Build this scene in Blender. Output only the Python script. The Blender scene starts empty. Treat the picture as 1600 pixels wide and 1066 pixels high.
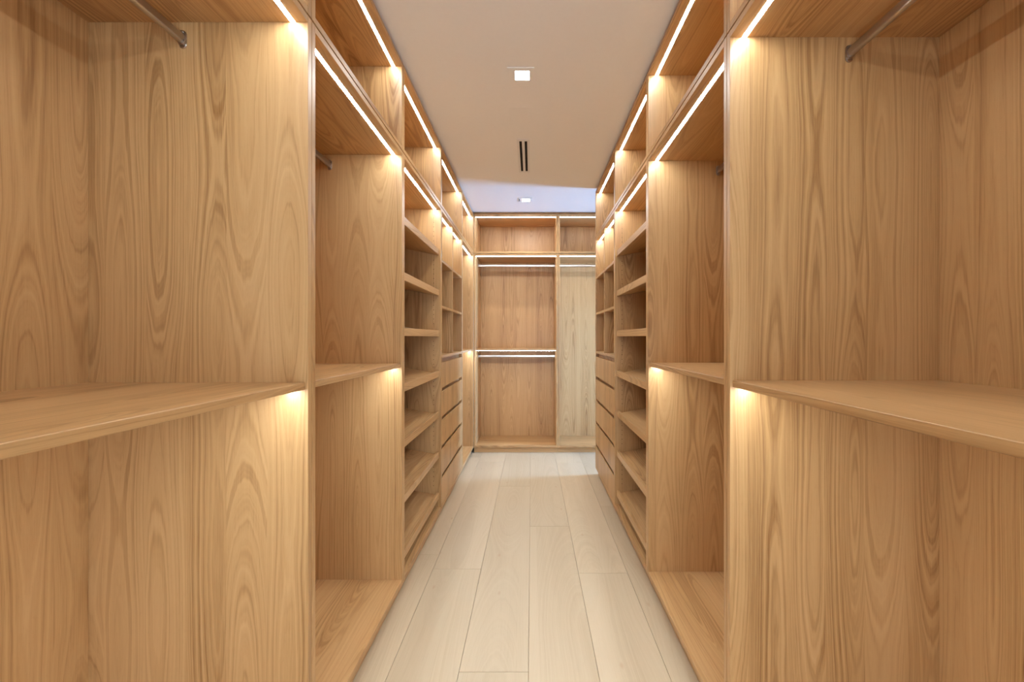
import bpy, bmesh, math, random
from mathutils import Vector

sc = bpy.context.scene
COL = sc.collection

# ------------------------------------------------------------------ numbers (metres)
F_PX = 650.0                      # focal length in pixels of the 1600 px wide frame
AL, AR = 0.630, 0.5877            # aisle: camera axis to the left / right cabinet fronts
CAM_Z = 1.26
CEIL = 2.625
T = 0.020                         # board thickness
Z0, Z1, Z2 = 0.060, 2.168, 2.598  # underside of base board, top of lower units, top of upper units
GAP = 0.005
Y_LEFT = [-0.450, 1.193, 2.045, 2.910, 3.788, 4.522]  # first bay lengthened behind the camera so more light reaches its panels
Y_RIGHT = [-0.450, 1.252, 2.114, 2.950, 3.824]  # start pushed back like the left run, to let fill light in
Y_FAR = 4.525
X_FAR = [-0.630, 0.288, 1.900]
DEPTH, DEPTH_FAR = 0.635, 0.470   # outer depth incl. back board
LED_D = 0.042

# ------------------------------------------------------------------ camera
cd = bpy.data.cameras.new('camera')
cam = bpy.data.objects.new('camera', cd)
COL.objects.link(cam)
cam.location = (0, 0, CAM_Z)
cam.rotation_euler = (math.radians(90), 0, 0)
cd.sensor_fit = 'HORIZONTAL'
cd.sensor_width = 36.0
cd.lens = F_PX / 1600 * 36.0
cd.shift_x = -30.5 / 1600
cd.shift_y = -6.0 / 1600
cd.clip_start = 0.02
sc.camera = cam

# ------------------------------------------------------------------ world, daylight, added fill, exposure
w = bpy.data.worlds.new('sky')
sc.world = w
w.use_nodes = True
wn = w.node_tree.nodes
wn['Background'].inputs['Color'].default_value = (0.55, 0.75, 1.0, 1)
wn['Background'].inputs['Strength'].default_value = 2.0

LED_STRENGTH = 53.0
DOWN_WATTS = 5.0
DAY_WATTS = 125.0
FRONT_WATTS = 38.0
WIN_X, WIN_Y0, WIN_Y1, WIN_Z0, WIN_Z1 = 2.30, 3.88, 4.28, 0.12, 2.0
FILL_Y, FILL_X0, FILL_X1 = -1.60, -0.45, 0.95      # unseen glazed opening, added behind the camera to carry fill light
ld = bpy.data.lights.new('daylight', 'AREA')
ld.shape = 'RECTANGLE'
ld.size = WIN_Z1 - WIN_Z0
ld.size_y = WIN_Y1 - WIN_Y0
ld.energy = DAY_WATTS
ld.color = (0.25, 0.51, 1.0)
lo = bpy.data.objects.new('daylight', ld)
COL.objects.link(lo)
lo.location = (WIN_X + 0.16, (WIN_Y0 + WIN_Y1) / 2, (WIN_Z0 + WIN_Z1) / 2)
lo.rotation_euler = (0, math.radians(90), 0)     # shines along -X, in through the window

ld = bpy.data.lights.new('added_front_fill', 'AREA')  # invented fill lamp behind the camera, brightens near bays and ceiling
ld.shape = 'RECTANGLE'
ld.size = FILL_X1 - FILL_X0
ld.size_y = WIN_Z1 - WIN_Z0
ld.energy = FRONT_WATTS
ld.color = (0.66, 0.84, 1.0)
lo = bpy.data.objects.new('added_front_fill', ld)
COL.objects.link(lo)
lo.location = ((FILL_X0 + FILL_X1) / 2, FILL_Y - 0.16, (WIN_Z0 + WIN_Z1) / 2)
lo.rotation_euler = (math.radians(90), 0, 0)     # shines along +Y, added fill through the made-up glazed opening
sc.view_settings.view_transform = 'Standard'
sc.view_settings.look = 'None'
sc.view_settings.gamma = 1.0
sc.view_settings.use_curve_mapping = False
sc.view_settings.exposure = 0.55
sc.cycles.max_bounces = 12
sc.cycles.diffuse_bounces = 6
sc.cycles.glossy_bounces = 4
sc.cycles.transparent_max_bounces = 8
sc.cycles.sample_clamp_indirect = 6.0

# ------------------------------------------------------------------ materials
def s2l(c):
    return tuple(((v / 255) / 12.92 if v / 255 <= 0.04045 else ((v / 255 + 0.055) / 1.055) ** 2.4) for v in c) + (1.0,)

class NT:
    """tiny helper around a node tree"""
    def __init__(self, name):
        self.m = bpy.data.materials.new(name)
        self.m.use_nodes = True
        self.t = self.m.node_tree
        self.b = self.t.nodes['Principled BSDF']
    def n(self, kind, **kw):
        nd = self.t.nodes.new(kind)
        for k, v in kw.items():
            setattr(nd, k, v)
        return nd
    def link(self, a, b):
        self.t.links.new(a, b)
    def math(self, op, a, b=0.0, c=None, clamp=False):
        nd = self.n('ShaderNodeMath', operation=op, use_clamp=clamp)
        for i, v in enumerate((a, b) if c is None else (a, b, c)):
            if isinstance(v, (int, float)):
                nd.inputs[i].default_value = v
            else:
                self.link(v, nd.inputs[i])
        return nd.outputs[0]
    def vec(self, x, y, z=0.0):
        nd = self.n('ShaderNodeCombineXYZ')
        for i, v in enumerate((x, y, z)):
            if isinstance(v, (int, float)):
                nd.inputs[i].default_value = v
            else:
                self.link(v, nd.inputs[i])
        return nd.outputs[0]
    def noise(self, v, detail=2.0, rough=0.5, dims='3D', w=None):
        nd = self.n('ShaderNodeTexNoise', noise_dimensions=dims)
        nd.inputs['Scale'].default_value = 1.0
        nd.inputs['Detail'].default_value = detail
        nd.inputs['Roughness'].default_value = rough
        if dims == '1D':
            self.link(w, nd.inputs['W'])
        else:
            self.link(v, nd.inputs['Vector'])
        return nd.outputs['Fac']
    def white(self, w):
        nd = self.n('ShaderNodeTexWhiteNoise', noise_dimensions='1D')
        self.link(w, nd.inputs['W'])
        return nd.outputs['Value']
    def ramp(self, f, stops):
        nd = self.n('ShaderNodeValToRGB')
        el = nd.color_ramp.elements
        el[0].position, el[0].color = stops[0]
        el[1].position, el[1].color = stops[-1]
        for p, c in stops[1:-1]:
            e = el.new(p)
            e.color = c
        self.link(f, nd.inputs[0])
        return nd.outputs['Color']
    def mix(self, f, a, b, blend='MIX'):
        nd = self.n('ShaderNodeMix', data_type='RGBA', blend_type=blend)
        for s, v in ((nd.inputs[0], f), (nd.inputs[6], a), (nd.inputs[7], b)):
            if isinstance(v, (int, float)):
                s.default_value = v
            elif isinstance(v, tuple):
                s.default_value = v
            else:
                self.link(v, s)
        return nd.outputs[2]
    def rng(self, f, a, b, c, d):
        nd = self.n('ShaderNodeMapRange')
        self.link(f, nd.inputs[0])
        for i, v in enumerate((a, b, c, d)):
            nd.inputs[i + 1].default_value = v
        return nd.outputs[0]

def wood(name, light, mid, dark, leaf, rings, contrast=1.0, rough=0.42, knots=False, ringw=0.95, vfreq=0.6):
    k = NT(name)
    uv = k.n('ShaderNodeUVMap', uv_map='grain').outputs[0]
    sp = k.n('ShaderNodeSeparateXYZ')
    k.link(uv, sp.inputs[0])
    rnd = k.n('ShaderNodeObjectInfo').outputs['Random']
    u0 = k.math('ADD', sp.outputs[0], k.math('MULTIPLY', rnd, 37.0))
    v0 = k.math('ADD', sp.outputs[1], k.math('MULTIPLY', rnd, 91.0))
    # slow sideways drift of the grain
    wob = k.noise(k.vec(k.math('MULTIPLY', u0, 3.0), k.math('MULTIPLY', v0, 0.8)), 2.0)
    u = k.math('ADD', u0, k.math('MULTIPLY', k.math('SUBTRACT', wob, 0.5), 0.035))
    # veneer leaves, each a cut through growth rings at its own depth
    lc = k.math('DIVIDE', u, leaf)
    idx = k.math('FLOOR', lc)
    c = k.white(idx)
    lu = k.math('MULTIPLY', k.math('SUBTRACT', k.math('SUBTRACT', lc, idx), 0.5), leaf)
    lu = k.math('ADD', lu, k.math('MULTIPLY', k.math('SUBTRACT', c, 0.5), leaf * 0.7))
    dn = k.noise(None, 1.5, 0.45, '1D', k.math('ADD', k.math('MULTIPLY', v0, vfreq), k.math('MULTIPLY', c, 50.0)))
    dep = k.math('MULTIPLY', k.math('SUBTRACT', dn, 0.25), leaf * 1.5)
    r = k.math('SQRT', k.math('ADD', k.math('MULTIPLY', lu, lu), k.math('MULTIPLY', dep, dep)))
    jit = k.noise(k.vec(k.math('MULTIPLY', u, 60.0), k.math('MULTIPLY', v0, 5.0)), 3.0)
    r = k.math('ADD', r, k.math('MULTIPLY', k.math('SUBTRACT', jit, 0.5), 0.006))
    ring = k.noise(None, 2.2, 0.6, '1D', k.math('ADD', k.math('MULTIPLY', r, rings), k.math('MULTIPLY', c, 37.0)))
    fib = k.noise(k.vec(k.math('MULTIPLY', u, 420.0), k.math('MULTIPLY', v0, 7.0)), 3.0, 0.6)
    pore = k.noise(k.vec(k.math('MULTIPLY', u, 900.0), k.math('MULTIPLY', v0, 38.0)), 1.0, 0.5)
    band = k.noise(k.vec(k.math('MULTIPLY', u0, 9.0), k.math('MULTIPLY', v0, 0.5)), 2.0)
    f = k.math('ADD', k.math('MULTIPLY', k.math('SUBTRACT', ring, 0.5), ringw * contrast),
               k.math('MULTIPLY', k.math('SUBTRACT', fib, 0.5), 0.55 * contrast))
    f = k.math('ADD', f, k.math('MULTIPLY', k.math('SUBTRACT', band, 0.5), 0.9 * contrast))
    f = k.math('ADD', f, k.math('MULTIPLY', k.math('SUBTRACT', c, 0.5), 0.22 * contrast))
    f = k.math('ADD', f, 0.5, clamp=True)
    col = k.ramp(f, [(0.05, s2l(dark)), (0.5, s2l(mid)), (0.95, s2l(light))])
    pm = k.rng(pore, 0.62, 0.75, 0.0, 0.22 * contrast)
    col = k.mix(pm, col, s2l(dark))
    if knots:
        vo = k.n('ShaderNodeTexVoronoi', voronoi_dimensions='2D', feature='F1')
        vo.inputs['Scale'].default_value = 1.0
        k.link(k.vec(k.math('MULTIPLY', u0, 5.0), k.math('MULTIPLY', v0, 2.2)), vo.inputs['Vector'])
        kn = k.rng(vo.outputs['Distance'], 0.01, 0.05, 0.5, 0.0)
        pick = k.math('GREATER_THAN', k.white(vo.outputs['Color']), 0.6)
        col = k.mix(k.math('MULTIPLY', kn, pick), col, s2l((176, 140, 108)))
        tint = k.rng(rnd, 0.0, 1.0, 0.94, 1.05)
        hs = k.n('ShaderNodeHueSaturation')
        k.link(tint, hs.inputs['Value'])
        k.link(col, hs.inputs['Color'])
        col = hs.outputs[0]
    k.link(col, k.b.inputs['Base Color'])
    k.b.inputs['Roughness'].default_value = rough
    k.b.inputs['Specular IOR Level'].default_value = 0.5
    bp = k.n('ShaderNodeBump')
    bp.inputs['Strength'].default_value = 0.06
    bp.inputs['Distance'].default_value = 0.001
    k.link(fib, bp.inputs['Height'])
    k.link(bp.outputs[0], k.b.inputs['Normal'])
    return k.m

def plain(name, col, rough=0.6, metal=0.0, spec=0.3, emit=None, strength=0.0, noise=0.0):
    k = NT(name)
    k.b.inputs['Roughness'].default_value = rough
    k.b.inputs['Metallic'].default_value = metal
    k.b.inputs['Specular IOR Level'].default_value = spec
    if noise:
        tc = k.n('ShaderNodeTexCoord').outputs['Object']
        nz = k.n('ShaderNodeTexNoise')
        nz.inputs['Scale'].default_value = 55.0
        nz.inputs['Detail'].default_value = 3.0
        k.link(tc, nz.inputs['Vector'])
        c0 = s2l(col)
        k.link(k.mix(nz.outputs['Fac'], tuple(v * (1 - noise) for v in c0[:3]) + (1,), tuple(min(1, v * (1 + noise)) for v in c0[:3]) + (1,)),
               k.b.inputs['Base Color'])
    else:
        k.b.inputs['Base Color'].default_value = s2l(col)
    if emit:
        k.b.inputs['Emission Color'].default_value = emit + (1,)
        k.b.inputs['Emission Strength'].default_value = strength
    return k.m

M_WOOD = wood('oak_veneer', (206, 164, 113), (193, 150, 98), (146, 102, 57), 0.115, 165, 0.95, 0.38)
M_FLOOR = wood('pale_oak_plank', (204, 184, 154), (193, 172, 140), (168, 144, 111), 0.262, 110, 0.5, 0.45, True, 0.55, 0.45)
M_PAINT = plain('white_paint', (232, 228, 222), 0.75, noise=0.02)
M_CEIL = plain('ceiling_paint', (240, 237, 232), 0.8, noise=0.015)
M_STEEL = plain('brushed_nickel', (186, 176, 166), 0.28, 1.0, 0.5, noise=0.05)
M_DARK = plain('dark_recess', (18, 15, 13), 0.8)
M_HOLE = plain('pin_hole_dark', (96, 66, 40), 0.8)
M_SUB = plain('subfloor_brown', (168, 138, 108), 0.8, noise=0.05)
M_TRIM = plain('light_trim', (228, 226, 222), 0.5)
M_LED = plain('led_diffuser', (245, 240, 232), 0.5, emit=(0.92, 1.04, 1.17), strength=LED_STRENGTH)
M_LED_FAR = plain('led_diffuser_far_run', (245, 240, 232), 0.5, emit=(0.92, 1.04, 1.17), strength=LED_STRENGTH * 0.62)
M_LENS = plain('downlight_lens', (245, 242, 236), 0.5, emit=(1.0, 0.98, 0.95), strength=40.0)
def glass():
    k = NT('window_glass')
    tr = k.n('ShaderNodeBsdfTransparent')
    gl = k.n('ShaderNodeBsdfGlossy')
    gl.inputs['Roughness'].default_value = 0.02
    fr = k.n('ShaderNodeFresnel')
    fr.inputs[0].default_value = 1.45
    mx = k.n('ShaderNodeMixShader')
    k.link(fr.outputs[0], mx.inputs[0])
    k.link(tr.outputs[0], mx.inputs[1])
    k.link(gl.outputs[0], mx.inputs[2])
    k.link(mx.outputs[0], k.t.nodes['Material Output'].inputs['Surface'])
    return k.m
M_GLASS = glass()

# ------------------------------------------------------------------ mesh helpers
def finish(name, bm, mat, parent=None, grain=2, bevel=0.0, smooth=False):
    """mesh object from a bmesh, with a UV map 'grain' = (across, along) in metres"""
    if bevel:
        bmesh.ops.bevel(bm, geom=[e for e in bm.edges], offset=bevel, segments=1, affect='EDGES')
    bmesh.ops.recalc_face_normals(bm, faces=bm.faces)
    uvl = bm.loops.layers.uv.new('grain')
    others = [i for i in range(3) if i != grain]
    for f in bm.faces:
        f.smooth = smooth
        for l in f.loops:
            co = l.vert.co
            l[uvl].uv = (co[others[0]] + co[others[1]], co[grain])
    me = bpy.data.meshes.new(name)
    bm.to_mesh(me)
    bm.free()
    me.materials.append(mat)
    o = bpy.data.objects.new(name, me)
    COL.objects.link(o)
    if parent:
        o.parent = parent
    return o

def add_box(bm, a, b):
    lo_ = [min(a[i], b[i]) for i in range(3)]
    hi_ = [max(a[i], b[i]) for i in range(3)]
    v = [bm.verts.new((x, y, z)) for x in (lo_[0], hi_[0]) for y in (lo_[1], hi_[1]) for z in (lo_[2], hi_[2])]
    for q in ((0, 1, 3, 2), (4, 6, 7, 5), (0, 4, 5, 1), (2, 3, 7, 6), (0, 2, 6, 4), (1, 5, 7, 3)):
        bm.faces.new([v[i] for i in q])

def box(name, a, b, mat, parent=None, grain=2, bevel=0.0008):
    bm = bmesh.new()
    add_box(bm, a, b)
    return finish(name, bm, mat, parent, grain, bevel)

def empty(name, loc, label, cat, group=None):
    o = bpy.data.objects.new(name, None)
    COL.objects.link(o)
    o.location = loc
    o.empty_display_size = 0.1
    o['label'] = label
    o['category'] = cat
    if group:
        o['group'] = group
    return o

def struct(o):
    o['kind'] = 'structure'
    return o

# ------------------------------------------------------------------ cabinet units
class Unit:
    """local frame of a unit: u along the run, d into the depth from its front, z up"""
    def __init__(self, name, side, start, end, label, cat, group, zbase=0.0):
        self.side, self.W = side, end - start
        self.D = DEPTH_FAR if side == 'far' else DEPTH
        loc = {'left': (-AL, start, zbase), 'right': (AR, start, zbase), 'far': (start, Y_FAR, zbase)}[side]
        self.zb = zbase
        self.ga = 0 if side == 'far' else 1
        self.root = empty(name, loc, label, cat, group)
    def p(self, u, d, z):
        z -= self.zb
        return {'left': (-d, u, z), 'right': (d, u, z), 'far': (u, d, z)}[self.side]
    def box(self, name, u0, u1, d0, d1, z0, z1, grain='z', mat=None, parent=None, bevel=0.0008):
        return box(name, self.p(u0, d0, z0), self.p(u1, d1, z1), mat or M_WOOD, parent or self.root,
                   2 if grain == 'z' else self.ga, bevel)
    def prism(self, name, prof, u0, u1, grain='u', mat=None, parent=None, bevel=0.0006, smooth=False):
        """profile of (d, z) points extruded along u"""
        bm = bmesh.new()
        A = [bm.verts.new(self.p(u0, d, z)) for d, z in prof]
        B = [bm.verts.new(self.p(u1, d, z)) for d, z in prof]
        n = len(prof)
        bm.faces.new(A)
        bm.faces.new(B[::-1])
        for i in range(n):
            bm.faces.new((A[i], A[(i + 1) % n], B[(i + 1) % n], B[i]))
        return finish(name, bm, mat or M_WOOD, parent or self.root, 2 if grain == 'z' else self.ga, bevel, smooth)
    # ---- pieces
    def carcass(self, z0, z1):
        W, D = self.W, self.D
        e = 0.0011
        self.box('side_panel', e, T, 0, D, z0, z1)
        self.box('side_panel', W - T, W - e, 0, D, z0, z1)
        self.box('top_panel', T, W - T, 0.0005, D, z1 - T, z1, 'u')
        self.box('bottom_panel', T, W - T, 0.0005, D, z0, z0 + T, 'u')
        self.box('back_panel', T, W - T, D - 0.016, D, z0 + T, z1 - T)
    def led(self, z, u0=None, u1=None, d=LED_D):
        u0 = T if u0 is None else u0
        u1 = self.W - T if u1 is None else u1
        o = self.box('led_strip', u0 + 0.001, u1 - 0.001, d - 0.0065, d + 0.0065, z - (0.002 if self.side == 'far' else 0.0006), z, 'u', M_LED_FAR if self.side == 'far' else M_LED, bevel=0)
        return o
    def shelf(self, ztop, u0=None, u1=None, d0=0.008):
        u0 = T if u0 is None else u0
        u1 = self.W - T if u1 is None else u1
        return self.box('shelf', u0, u1, d0, self.D - 0.016, ztop - T, ztop, 'u', bevel=0.0012)
    def kick(self):
        self.box('toe_kick', 0.001, self.W - 0.001, 0.024, 0.042, 0.0, Z0, 'u')
    def rod(self, z, d):
        def oval(w, h, n=8):
            r, s = w / 2, h / 2 - w / 2
            pts = [(d + r * math.cos(math.pi * i / n), z + s + r * math.sin(math.pi * i / n)) for i in range(n + 1)]
            pts += [(d - r * math.cos(math.pi * i / n), z - s - r * math.sin(math.pi * i / n)) for i in range(n + 1)]
            return pts
        ro = self.prism('hanging_rod', oval(0.015, 0.030), T + 0.002, self.W - T - 0.002, 'u', M_STEEL, bevel=0, smooth=False)
        for s in (0, 1):
            u0, u1 = (T, T + 0.004) if s == 0 else (self.W - T - 0.004, self.W - T)
            self.prism('rod_bracket', oval(0.021, 0.050), u0, u1, 'u', M_STEEL, ro, bevel=0.0008)
            c0, c1 = (T + 0.004, T + 0.009) if s == 0 else (self.W - T - 0.009, self.W - T - 0.004)
            # cup the rod rests in, open at the top
            self.prism('rod_cup', [(d - 0.0105, z - 0.002), (d - 0.0105, z - 0.010), (d - 0.006, z - 0.0185), (d + 0.006, z - 0.0185),
                                   (d + 0.0105, z - 0.010), (d + 0.0105, z - 0.002), (d + 0.0082, z - 0.002), (d + 0.0078, z - 0.010),
                                   (d, z - 0.0158), (d - 0.0078, z - 0.010), (d - 0.0082, z - 0.002)], c0, c1 , 'u', M_STEEL, ro, bevel=0)
            sz, r = z + 0.0195, 0.0032
            self.prism('screw', [(d + r * math.cos(a), sz + r * math.sin(a)) for a in [i * math.pi / 4 for i in range(8)]],
                       c0, c0 + 0.0015 if s == 0 else c1, 'u', M_STEEL, ro, bevel=0)
    def pins(self, ds, zs, both=True):
        bm = bmesh.new()
        for u0, u1 in ((T - 0.001, T + 0.0003), (self.W - T - 0.0003, self.W - T + 0.001)):
            for d in ds:
                for z in zs:
                    ring = [self.p(u0, d + 0.0028 * math.cos(a), z + 0.0028 * math.sin(a)) for a in [i * math.pi / 3 for i in range(6)]]
                    ring2 = [self.p(u1, d + 0.0028 * math.cos(a), z + 0.0028 * math.sin(a)) for a in [i * math.pi / 3 for i in range(6)]]
                    A = [bm.verts.new(c) for c in ring]
                    B = [bm.verts.new(c) for c in ring2]
                    bm.faces.new(A)
                    bm.faces.new(B)
                    for i in range(6):
                        bm.faces.new((A[i], A[(i + 1) % 6], B[(i + 1) % 6], B[i]))
        o = finish('pin_holes', bm, M_HOLE, self.root)
        o['kind'] = 'stuff'

ZI0, ZI1 = Z0 + T, Z1 - T           # inside of a lower unit
ZSH = 1.132                         # top of the mid-height shelf

def hanging_unit(side, a, b, label, group, mid=True, rod=True, low_rod=False, name='hanging_unit'):
    q = Unit(name, side, a, b, label, 'wardrobe', group)
    q.carcass(Z0, Z1)
    q.kick()
    q.led(ZI1)
    rd = 0.25 if side == 'far' else 0.351
    drop = 0.068 if side == 'far' else 0.050
    if rod:
        q.rod(ZI1 - drop, rd)
    if mid:
        q.shelf(ZSH)
        q.led(ZSH - T)
    if low_rod:
        q.rod(ZSH - T - 0.070, rd)
    return q

def shoe_unit(side, a, b, label, group):
    q = Unit('shoe_shelf_unit', side, a, b, label, 'shelving unit', group)
    q.carcass(Z0, Z1)
    q.kick()
    q.led(ZI1)
    sl = 0.197
    for i in range(7):
        zb = 1.830 - 0.2815 * i
        d1 = 0.56
        d0 = 0.012
        s = q.prism('shoe_shelf', [(d0 + 0.018, zb), (d1, zb + sl * (d1 - d0 - 0.018)), (d1, zb + 0.022 + sl * (d1 - d0 - 0.018)), (d0 + 0.018, zb + 0.022)],
                    T + 0.001, q.W - T - 0.001, 'u', bevel=0.0006)
        q.prism('shelf_lip', [(d0, zb - 0.001), (d0 + 0.018, zb - 0.001), (d0 + 0.018, zb + 0.040), (d0, zb + 0.040)],
                T + 0.001, q.W - T - 0.001, 'u', parent=s, bevel=0.001)
    zs = []
    for i in range(7):
        top = 2.09 if i == 0 else 1.830 - 0.2815 * (i - 1) - 0.035
        z = top
        bot = 1.830 - 0.2815 * i + 0.065
        while z > bot:
            zs.append(z)
            z -= 0.032
    q.pins((0.050,), zs)
    return q

def drawer_unit(side, a, b, label, group):
    q = Unit('drawer_unit', side, a, b, label, 'drawer unit', group)
    q.carcass(Z0, Z1)
    q.kick()
    W = q.W
    m0, m1 = W / 2 - T / 2, W / 2 + T / 2
    q.led(ZI1, T, m0)
    q.led(ZI1, m1, W - T)
    q.shelf(ZSH, d0=0.002)
    for ztop in (1.812, 1.484):
        q.shelf(ztop, d0=0.004)
    for z0, z1 in ((ZSH, 1.484 - T), (1.484, 1.812 - T), (1.812, ZI1)):
        q.box('divider', m0, m1, 0.004 if z1 < 1.9 else 0.05 - 0.046, q.D - 0.016, z0, z1)
    pitch = 0.2046
    for i in range(5):
        zt = 1.081 - pitch * i
        zbm = zt - 0.1776 if i < 4 else ZI0 + 0.003
        # front with a grip bevelled into the back of its top edge
        dr = q.prism('drawer', [(0.001, zbm), (0.020, zbm), (0.020, zt - 0.016), (0.009, zt), (0.001, zt)], T + 0.003, W - T - 0.003, 'z')
        q.box('drawer_box', T + 0.02, W - T - 0.02, 0.020, 0.55, zbm + 0.02, zt - 0.035, 'u', parent=dr)
        zr = ZSH - T if i == 0 else zt + pitch - 0.1776
        q.box('rail', T, W - T, 0.028, 0.046, zt - 0.03, (ZSH - T - 0.001) if i == 0 else zt + (pitch - 0.1776) + 0.02, 'u')
    return q

def overhead(side, a, b, label, group):
    q = Unit('overhead_unit', side, a, b, label, 'cabinet', group, Z1 + GAP)
    q.carcass(Z1 + GAP, Z2)
    q.led(Z2 - T)
    return q

# ------------------------------------------------------------------ room
XL, XR = -(AL + DEPTH + 0.004), AR + DEPTH + 0.004
YB, YF_WALL = Y_FAR + DEPTH_FAR + 0.004, FILL_Y
XE = WIN_X
def shell(name, a, b, mat=M_PAINT):
    return struct(box(name, a, b, mat, None, 2, 0))
ceil = shell('ceiling', (XL - 0.1, YF_WALL - 0.1, CEIL), (XE + 0.1, YB + 0.1, CEIL + 0.1), M_CEIL)
shell('wall_left', (XL - 0.1, YF_WALL, 0), (XL, YB, CEIL))
shell('wall_right', (XR, YF_WALL, 0), (XR + 0.1, Y_RIGHT[-1] + 0.004, CEIL))
shell('wall_back', (XL, YB, 0), (XE, YB + 0.1, CEIL))
shell('wall_passage', (XR + 0.1, Y_RIGHT[-1] - 0.096, 0), (XE, Y_RIGHT[-1] + 0.004, CEIL))
shell('wall_return', (X_FAR[-1] + 0.004, Y_FAR, 0), (XE, YB, CEIL))
# end wall of the side passage, with the window opening
bm = bmesh.new()
ya, yb = Y_RIGHT[-1] - 0.096, YB + 0.1
add_box(bm, (XE, ya, 0), (XE + 0.1, WIN_Y0, CEIL))
add_box(bm, (XE, WIN_Y1, 0), (XE + 0.1, yb, CEIL))
add_box(bm, (XE, WIN_Y0, 0), (XE + 0.1, WIN_Y1, WIN_Z0))
add_box(bm, (XE, WIN_Y0, WIN_Z1), (XE + 0.1, WIN_Y1, CEIL))
struct(finish('wall_end', bm, M_PAINT))
bm = bmesh.new()
fw = 0.03
add_box(bm, (XE + 0.03, WIN_Y0, WIN_Z0), (XE + 0.07, WIN_Y0 + fw, WIN_Z1))
add_box(bm, (XE + 0.03, WIN_Y1 - fw, WIN_Z0), (XE + 0.07, WIN_Y1, WIN_Z1))
add_box(bm, (XE + 0.03, WIN_Y0 + fw, WIN_Z0), (XE + 0.07, WIN_Y1 - fw, WIN_Z0 + fw))
add_box(bm, (XE + 0.03, WIN_Y0 + fw, WIN_Z1 - fw), (XE + 0.07, WIN_Y1 - fw, WIN_Z1))
win = struct(finish('window_1', bm, M_TRIM))
box('pane', (XE + 0.047, WIN_Y0 + fw, WIN_Z0 + fw), (XE + 0.053, WIN_Y1 - fw, WIN_Z1 - fw), M_GLASS, win, bevel=0)
bm = bmesh.new()
add_box(bm, (XL - 0.1, YF_WALL - 0.1, 0), (FILL_X0, YF_WALL, CEIL))
add_box(bm, (FILL_X1, YF_WALL - 0.1, 0), (XR + 0.1, YF_WALL, CEIL))
add_box(bm, (FILL_X0, YF_WALL - 0.1, 0), (FILL_X1, YF_WALL, WIN_Z0))
add_box(bm, (FILL_X0, YF_WALL - 0.1, WIN_Z1), (FILL_X1, YF_WALL, CEIL))
struct(finish('wall_front', bm, M_PAINT))
bm = bmesh.new()
y0, y1 = YF_WALL - 0.07, YF_WALL - 0.03
add_box(bm, (FILL_X0, y0, WIN_Z0), (FILL_X0 + fw, y1, WIN_Z1))
add_box(bm, (FILL_X1 - fw, y0, WIN_Z0), (FILL_X1, y1, WIN_Z1))
add_box(bm, (FILL_X0 + fw, y0, WIN_Z0), (FILL_X1 - fw, y1, WIN_Z0 + fw))
add_box(bm, (FILL_X0 + fw, y0, WIN_Z1 - fw), (FILL_X1 - fw, y1, WIN_Z1))
win = struct(finish('added_fill_window', bm, M_TRIM))  # unseen window frame, made up for the fill lamp to shine through
box('pane', (FILL_X0 + fw, y0 + 0.017, WIN_Z0 + fw), (FILL_X1 - fw, y0 + 0.023, WIN_Z1 - fw), M_GLASS, win, bevel=0)
# shadow-gap filler strips between the cabinets and the ceiling
struct(box('trim_1', (-AL - 0.03, Y_LEFT[0], Z2 + 0.001), (-AL - 0.05, Y_LEFT[-1], CEIL - 0.001), M_WOOD, None, 1))
struct(box('trim_2', (AR + 0.03, Y_RIGHT[0], Z2 + 0.001), (AR + 0.05, Y_RIGHT[-1], CEIL - 0.001), M_WOOD, None, 1))
struct(box('trim_3', (X_FAR[0], Y_FAR + 0.03, Z2 + 0.001), (X_FAR[-1], Y_FAR + 0.05, CEIL - 0.001), M_WOOD, None, 0))

# floor: slab with every plank a piece of its own
FT = 0.014
floor = struct(box('floor', (XL - 0.1, YF_WALL - 0.1, -0.12), (XE + 0.1, YB + 0.1, -FT), M_SUB, None, 1, 0))
PW, PL, JG = 0.262, 1.95, 0.0006
random.seed(4)
x_line = -0.0115
joints = {0: 2.77, -1: 1.565, 1: 2.22, -2: 2.26, 2: 1.15}
for col in range(-3, 11):
    x0 = x_line + col * PW
    y = joints.get(col, random.uniform(0, PL))
    while y > YF_WALL:
        y -= PL
    while y < YB:
        y0, y1 = max(y, YF_WALL), min(y + PL, YB - 0.0)
        y += PL
        if x0 > 0.75:
            if y1 < Y_RIGHT[-1] or x0 + PW > XE + 0.25:
                continue
            y0 = max(y0, Y_RIGHT[-1] + 0.006) if x0 > 0.9 else y0
        if y1 - y0 < 0.05:
            continue
        dz = random.uniform(-0.0003, 0.0)
        box('plank', (x0 + JG, y0 + JG, -FT), (x0 + PW - JG, y1 - JG, dz), M_FLOOR, floor, 1, 0.0008)

# ------------------------------------------------------------------ the two runs and the far run
GL, GR, GF = 'tall units of the left run', 'tall units of the right run', 'tall units across the far end'
OL, OR, OF = 'open overhead units along the left run', 'open overhead units along the right run', 'open overhead units across the far end'
yl, yr = Y_LEFT, Y_RIGHT
hanging_unit('left', yl[0], yl[1], 'large open oak hanging unit with rod and mid shelf, nearest on the left', GL)
hanging_unit('left', yl[1], yl[2], 'open oak hanging unit left of the aisle, between nearest bay and shoe shelves', GL)
shoe_unit('left', yl[2], yl[3], 'oak shoe unit with seven sloping lipped shelves on the left', GL)
drawer_unit('left', yl[3], yl[4], 'oak unit on the left with cubbyholes over five handleless drawers', GL)
hanging_unit('left', yl[4], yl[5], 'narrow oak hanging unit in the far left corner beyond the drawers', GL)
hanging_unit('right', yr[0], yr[1], 'large open oak hanging unit with rod and mid shelf, nearest on the right', GR)
hanging_unit('right', yr[1], yr[2], 'open oak hanging unit right of the aisle, between nearest bay and shoe shelves', GR)
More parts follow.
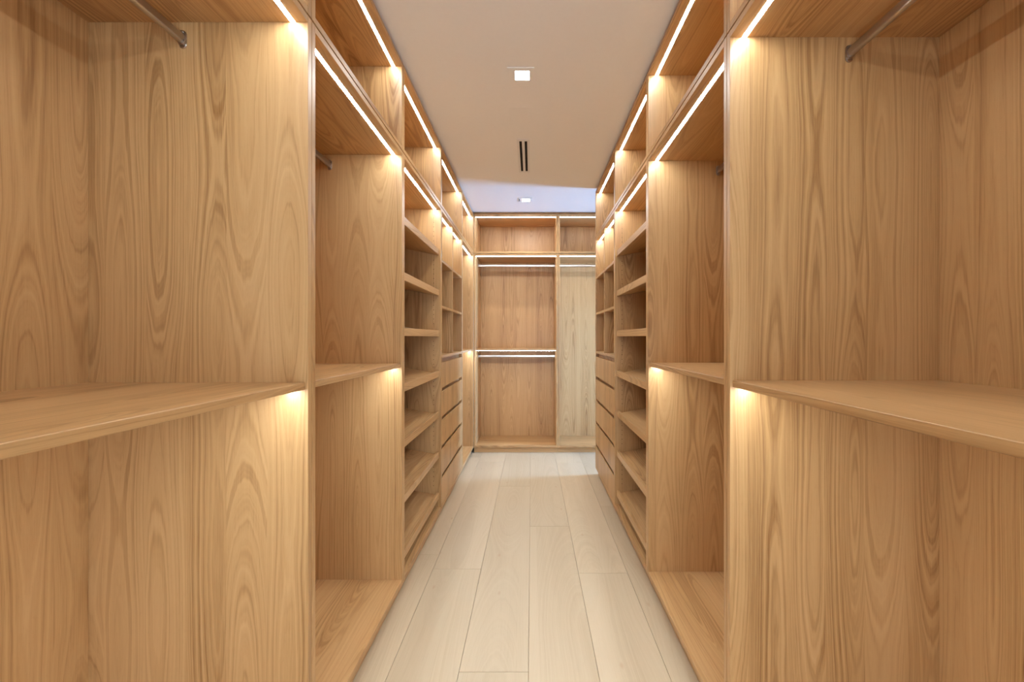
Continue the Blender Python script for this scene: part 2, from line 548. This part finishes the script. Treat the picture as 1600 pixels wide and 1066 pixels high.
shoe_unit('right', yr[2], yr[3], 'oak shoe unit with seven sloping lipped shelves on the right', GR)
drawer_unit('right', yr[3], yr[4], 'oak unit ending the right run, cubbyholes over five handleless drawers', GR)
hanging_unit('far', X_FAR[0], X_FAR[1], 'oak double hanging unit with two rods facing down the aisle', GF, low_rod=True)
hanging_unit('far', X_FAR[1], X_FAR[2], 'full-height hanging unit with one rod, pale in daylight, at far end', GF, mid=False)
for i, t in enumerate(('nearest the camera, cut by the frame', 'second from the camera, beyond the cut-off one',
                       'third from the camera, above the shoe shelves', 'above the cubbyholes and drawers', 'last in the far left corner')):
    overhead('left', yl[i], yl[i + 1], 'lit open oak overhead box on the left, ' + t, OL)
for i, t in enumerate(('nearest the camera, cut by the frame', 'second from the camera, beyond the cut-off one',
                       'third from the camera, above the shoe shelves', 'last of its run, above the drawers')):
    overhead('right', yr[i], yr[i + 1], 'lit open oak overhead box on the right, ' + t, OR)
overhead('far', X_FAR[0], X_FAR[1], 'wide lit overhead box above the double hanging unit at the far end', OF)
overhead('far', X_FAR[1], X_FAR[2], 'lit overhead box above the pale full-height unit at the far end', OF)

# ------------------------------------------------------------------ ceiling fittings
def ring(bm, x0, x1, y0, y1, hx0, hx1, hy0, hy1, z0, z1):
    add_box(bm, (x0, y0, z0), (x1, hy0, z1))
    add_box(bm, (x0, hy1, z0), (x1, y1, z1))
    add_box(bm, (x0, hy0, z0), (hx0, hy1, z1))
    add_box(bm, (hx1, hy0, z0), (x1, hy1, z1))

def downlight(x, y, label, slot):
    q = empty('ceiling_downlight', (x, y, CEIL), label, 'ceiling light', 'square ceiling downlights')
    h = 0.037
    bm = bmesh.new()
    ring(bm, -0.075, 0.062, -0.062, 0.062, -h, h, -h, h, -0.005, -0.0005)
    finish('trim_plate', bm, M_CEIL, q)
    box('lens', (-h, -h, -0.0035), (h, h, -0.001), M_LENS, q, bevel=0)
    if slot:
        box('slot', (-0.068, -0.035, -0.0056), (-0.061, 0.035, -0.005), M_DARK, q, bevel=0)
    l = bpy.data.lights.new('downlight_beam', 'AREA')
    l.shape = 'SQUARE'
    l.size = 0.07
    l.energy = DOWN_WATTS
    l.color = (0.97, 1.0, 1.0)
    o = bpy.data.objects.new('downlight_beam', l)
    COL.objects.link(o)
    o.parent = q
    o.location = (0, 0, -0.008)
downlight(-0.048, 2.164, 'bright square downlight in the ceiling nearest the camera', False)
downlight(-0.055, 4.127, 'square downlight with dark slot in the daylit ceiling at the far end', True)

q = empty('ceiling_vent', (-0.058, 3.153, CEIL), 'slim linear air vent with two dark slots in the ceiling', 'vent')
bm = bmesh.new()
ring(bm, -0.045, 0.045, -0.285, 0.285, -0.0275, 0.0275, -0.263, 0.263, -0.004, -0.0005)
finish('vent_frame', bm, M_TRIM, q)
box('vent_bar', (-0.0095, -0.263, -0.004), (0.0095, 0.263, -0.0005), M_TRIM, q, bevel=0)
for s in (-1, 1):
    box('vent_slot', (s * 0.0275, -0.263, -0.0012), (s * 0.0095, 0.263, -0.0004), M_DARK, q, bevel=0)
q = empty('ceiling_hatch', (-0.071, 2.54, CEIL), 'faint white access plate in the ceiling between downlight and vent', 'ceiling panel')
box('hatch_plate', (-0.065, -0.07, -0.002), (0.065, 0.07, -0.0004), M_CEIL, q, bevel=0.0008)
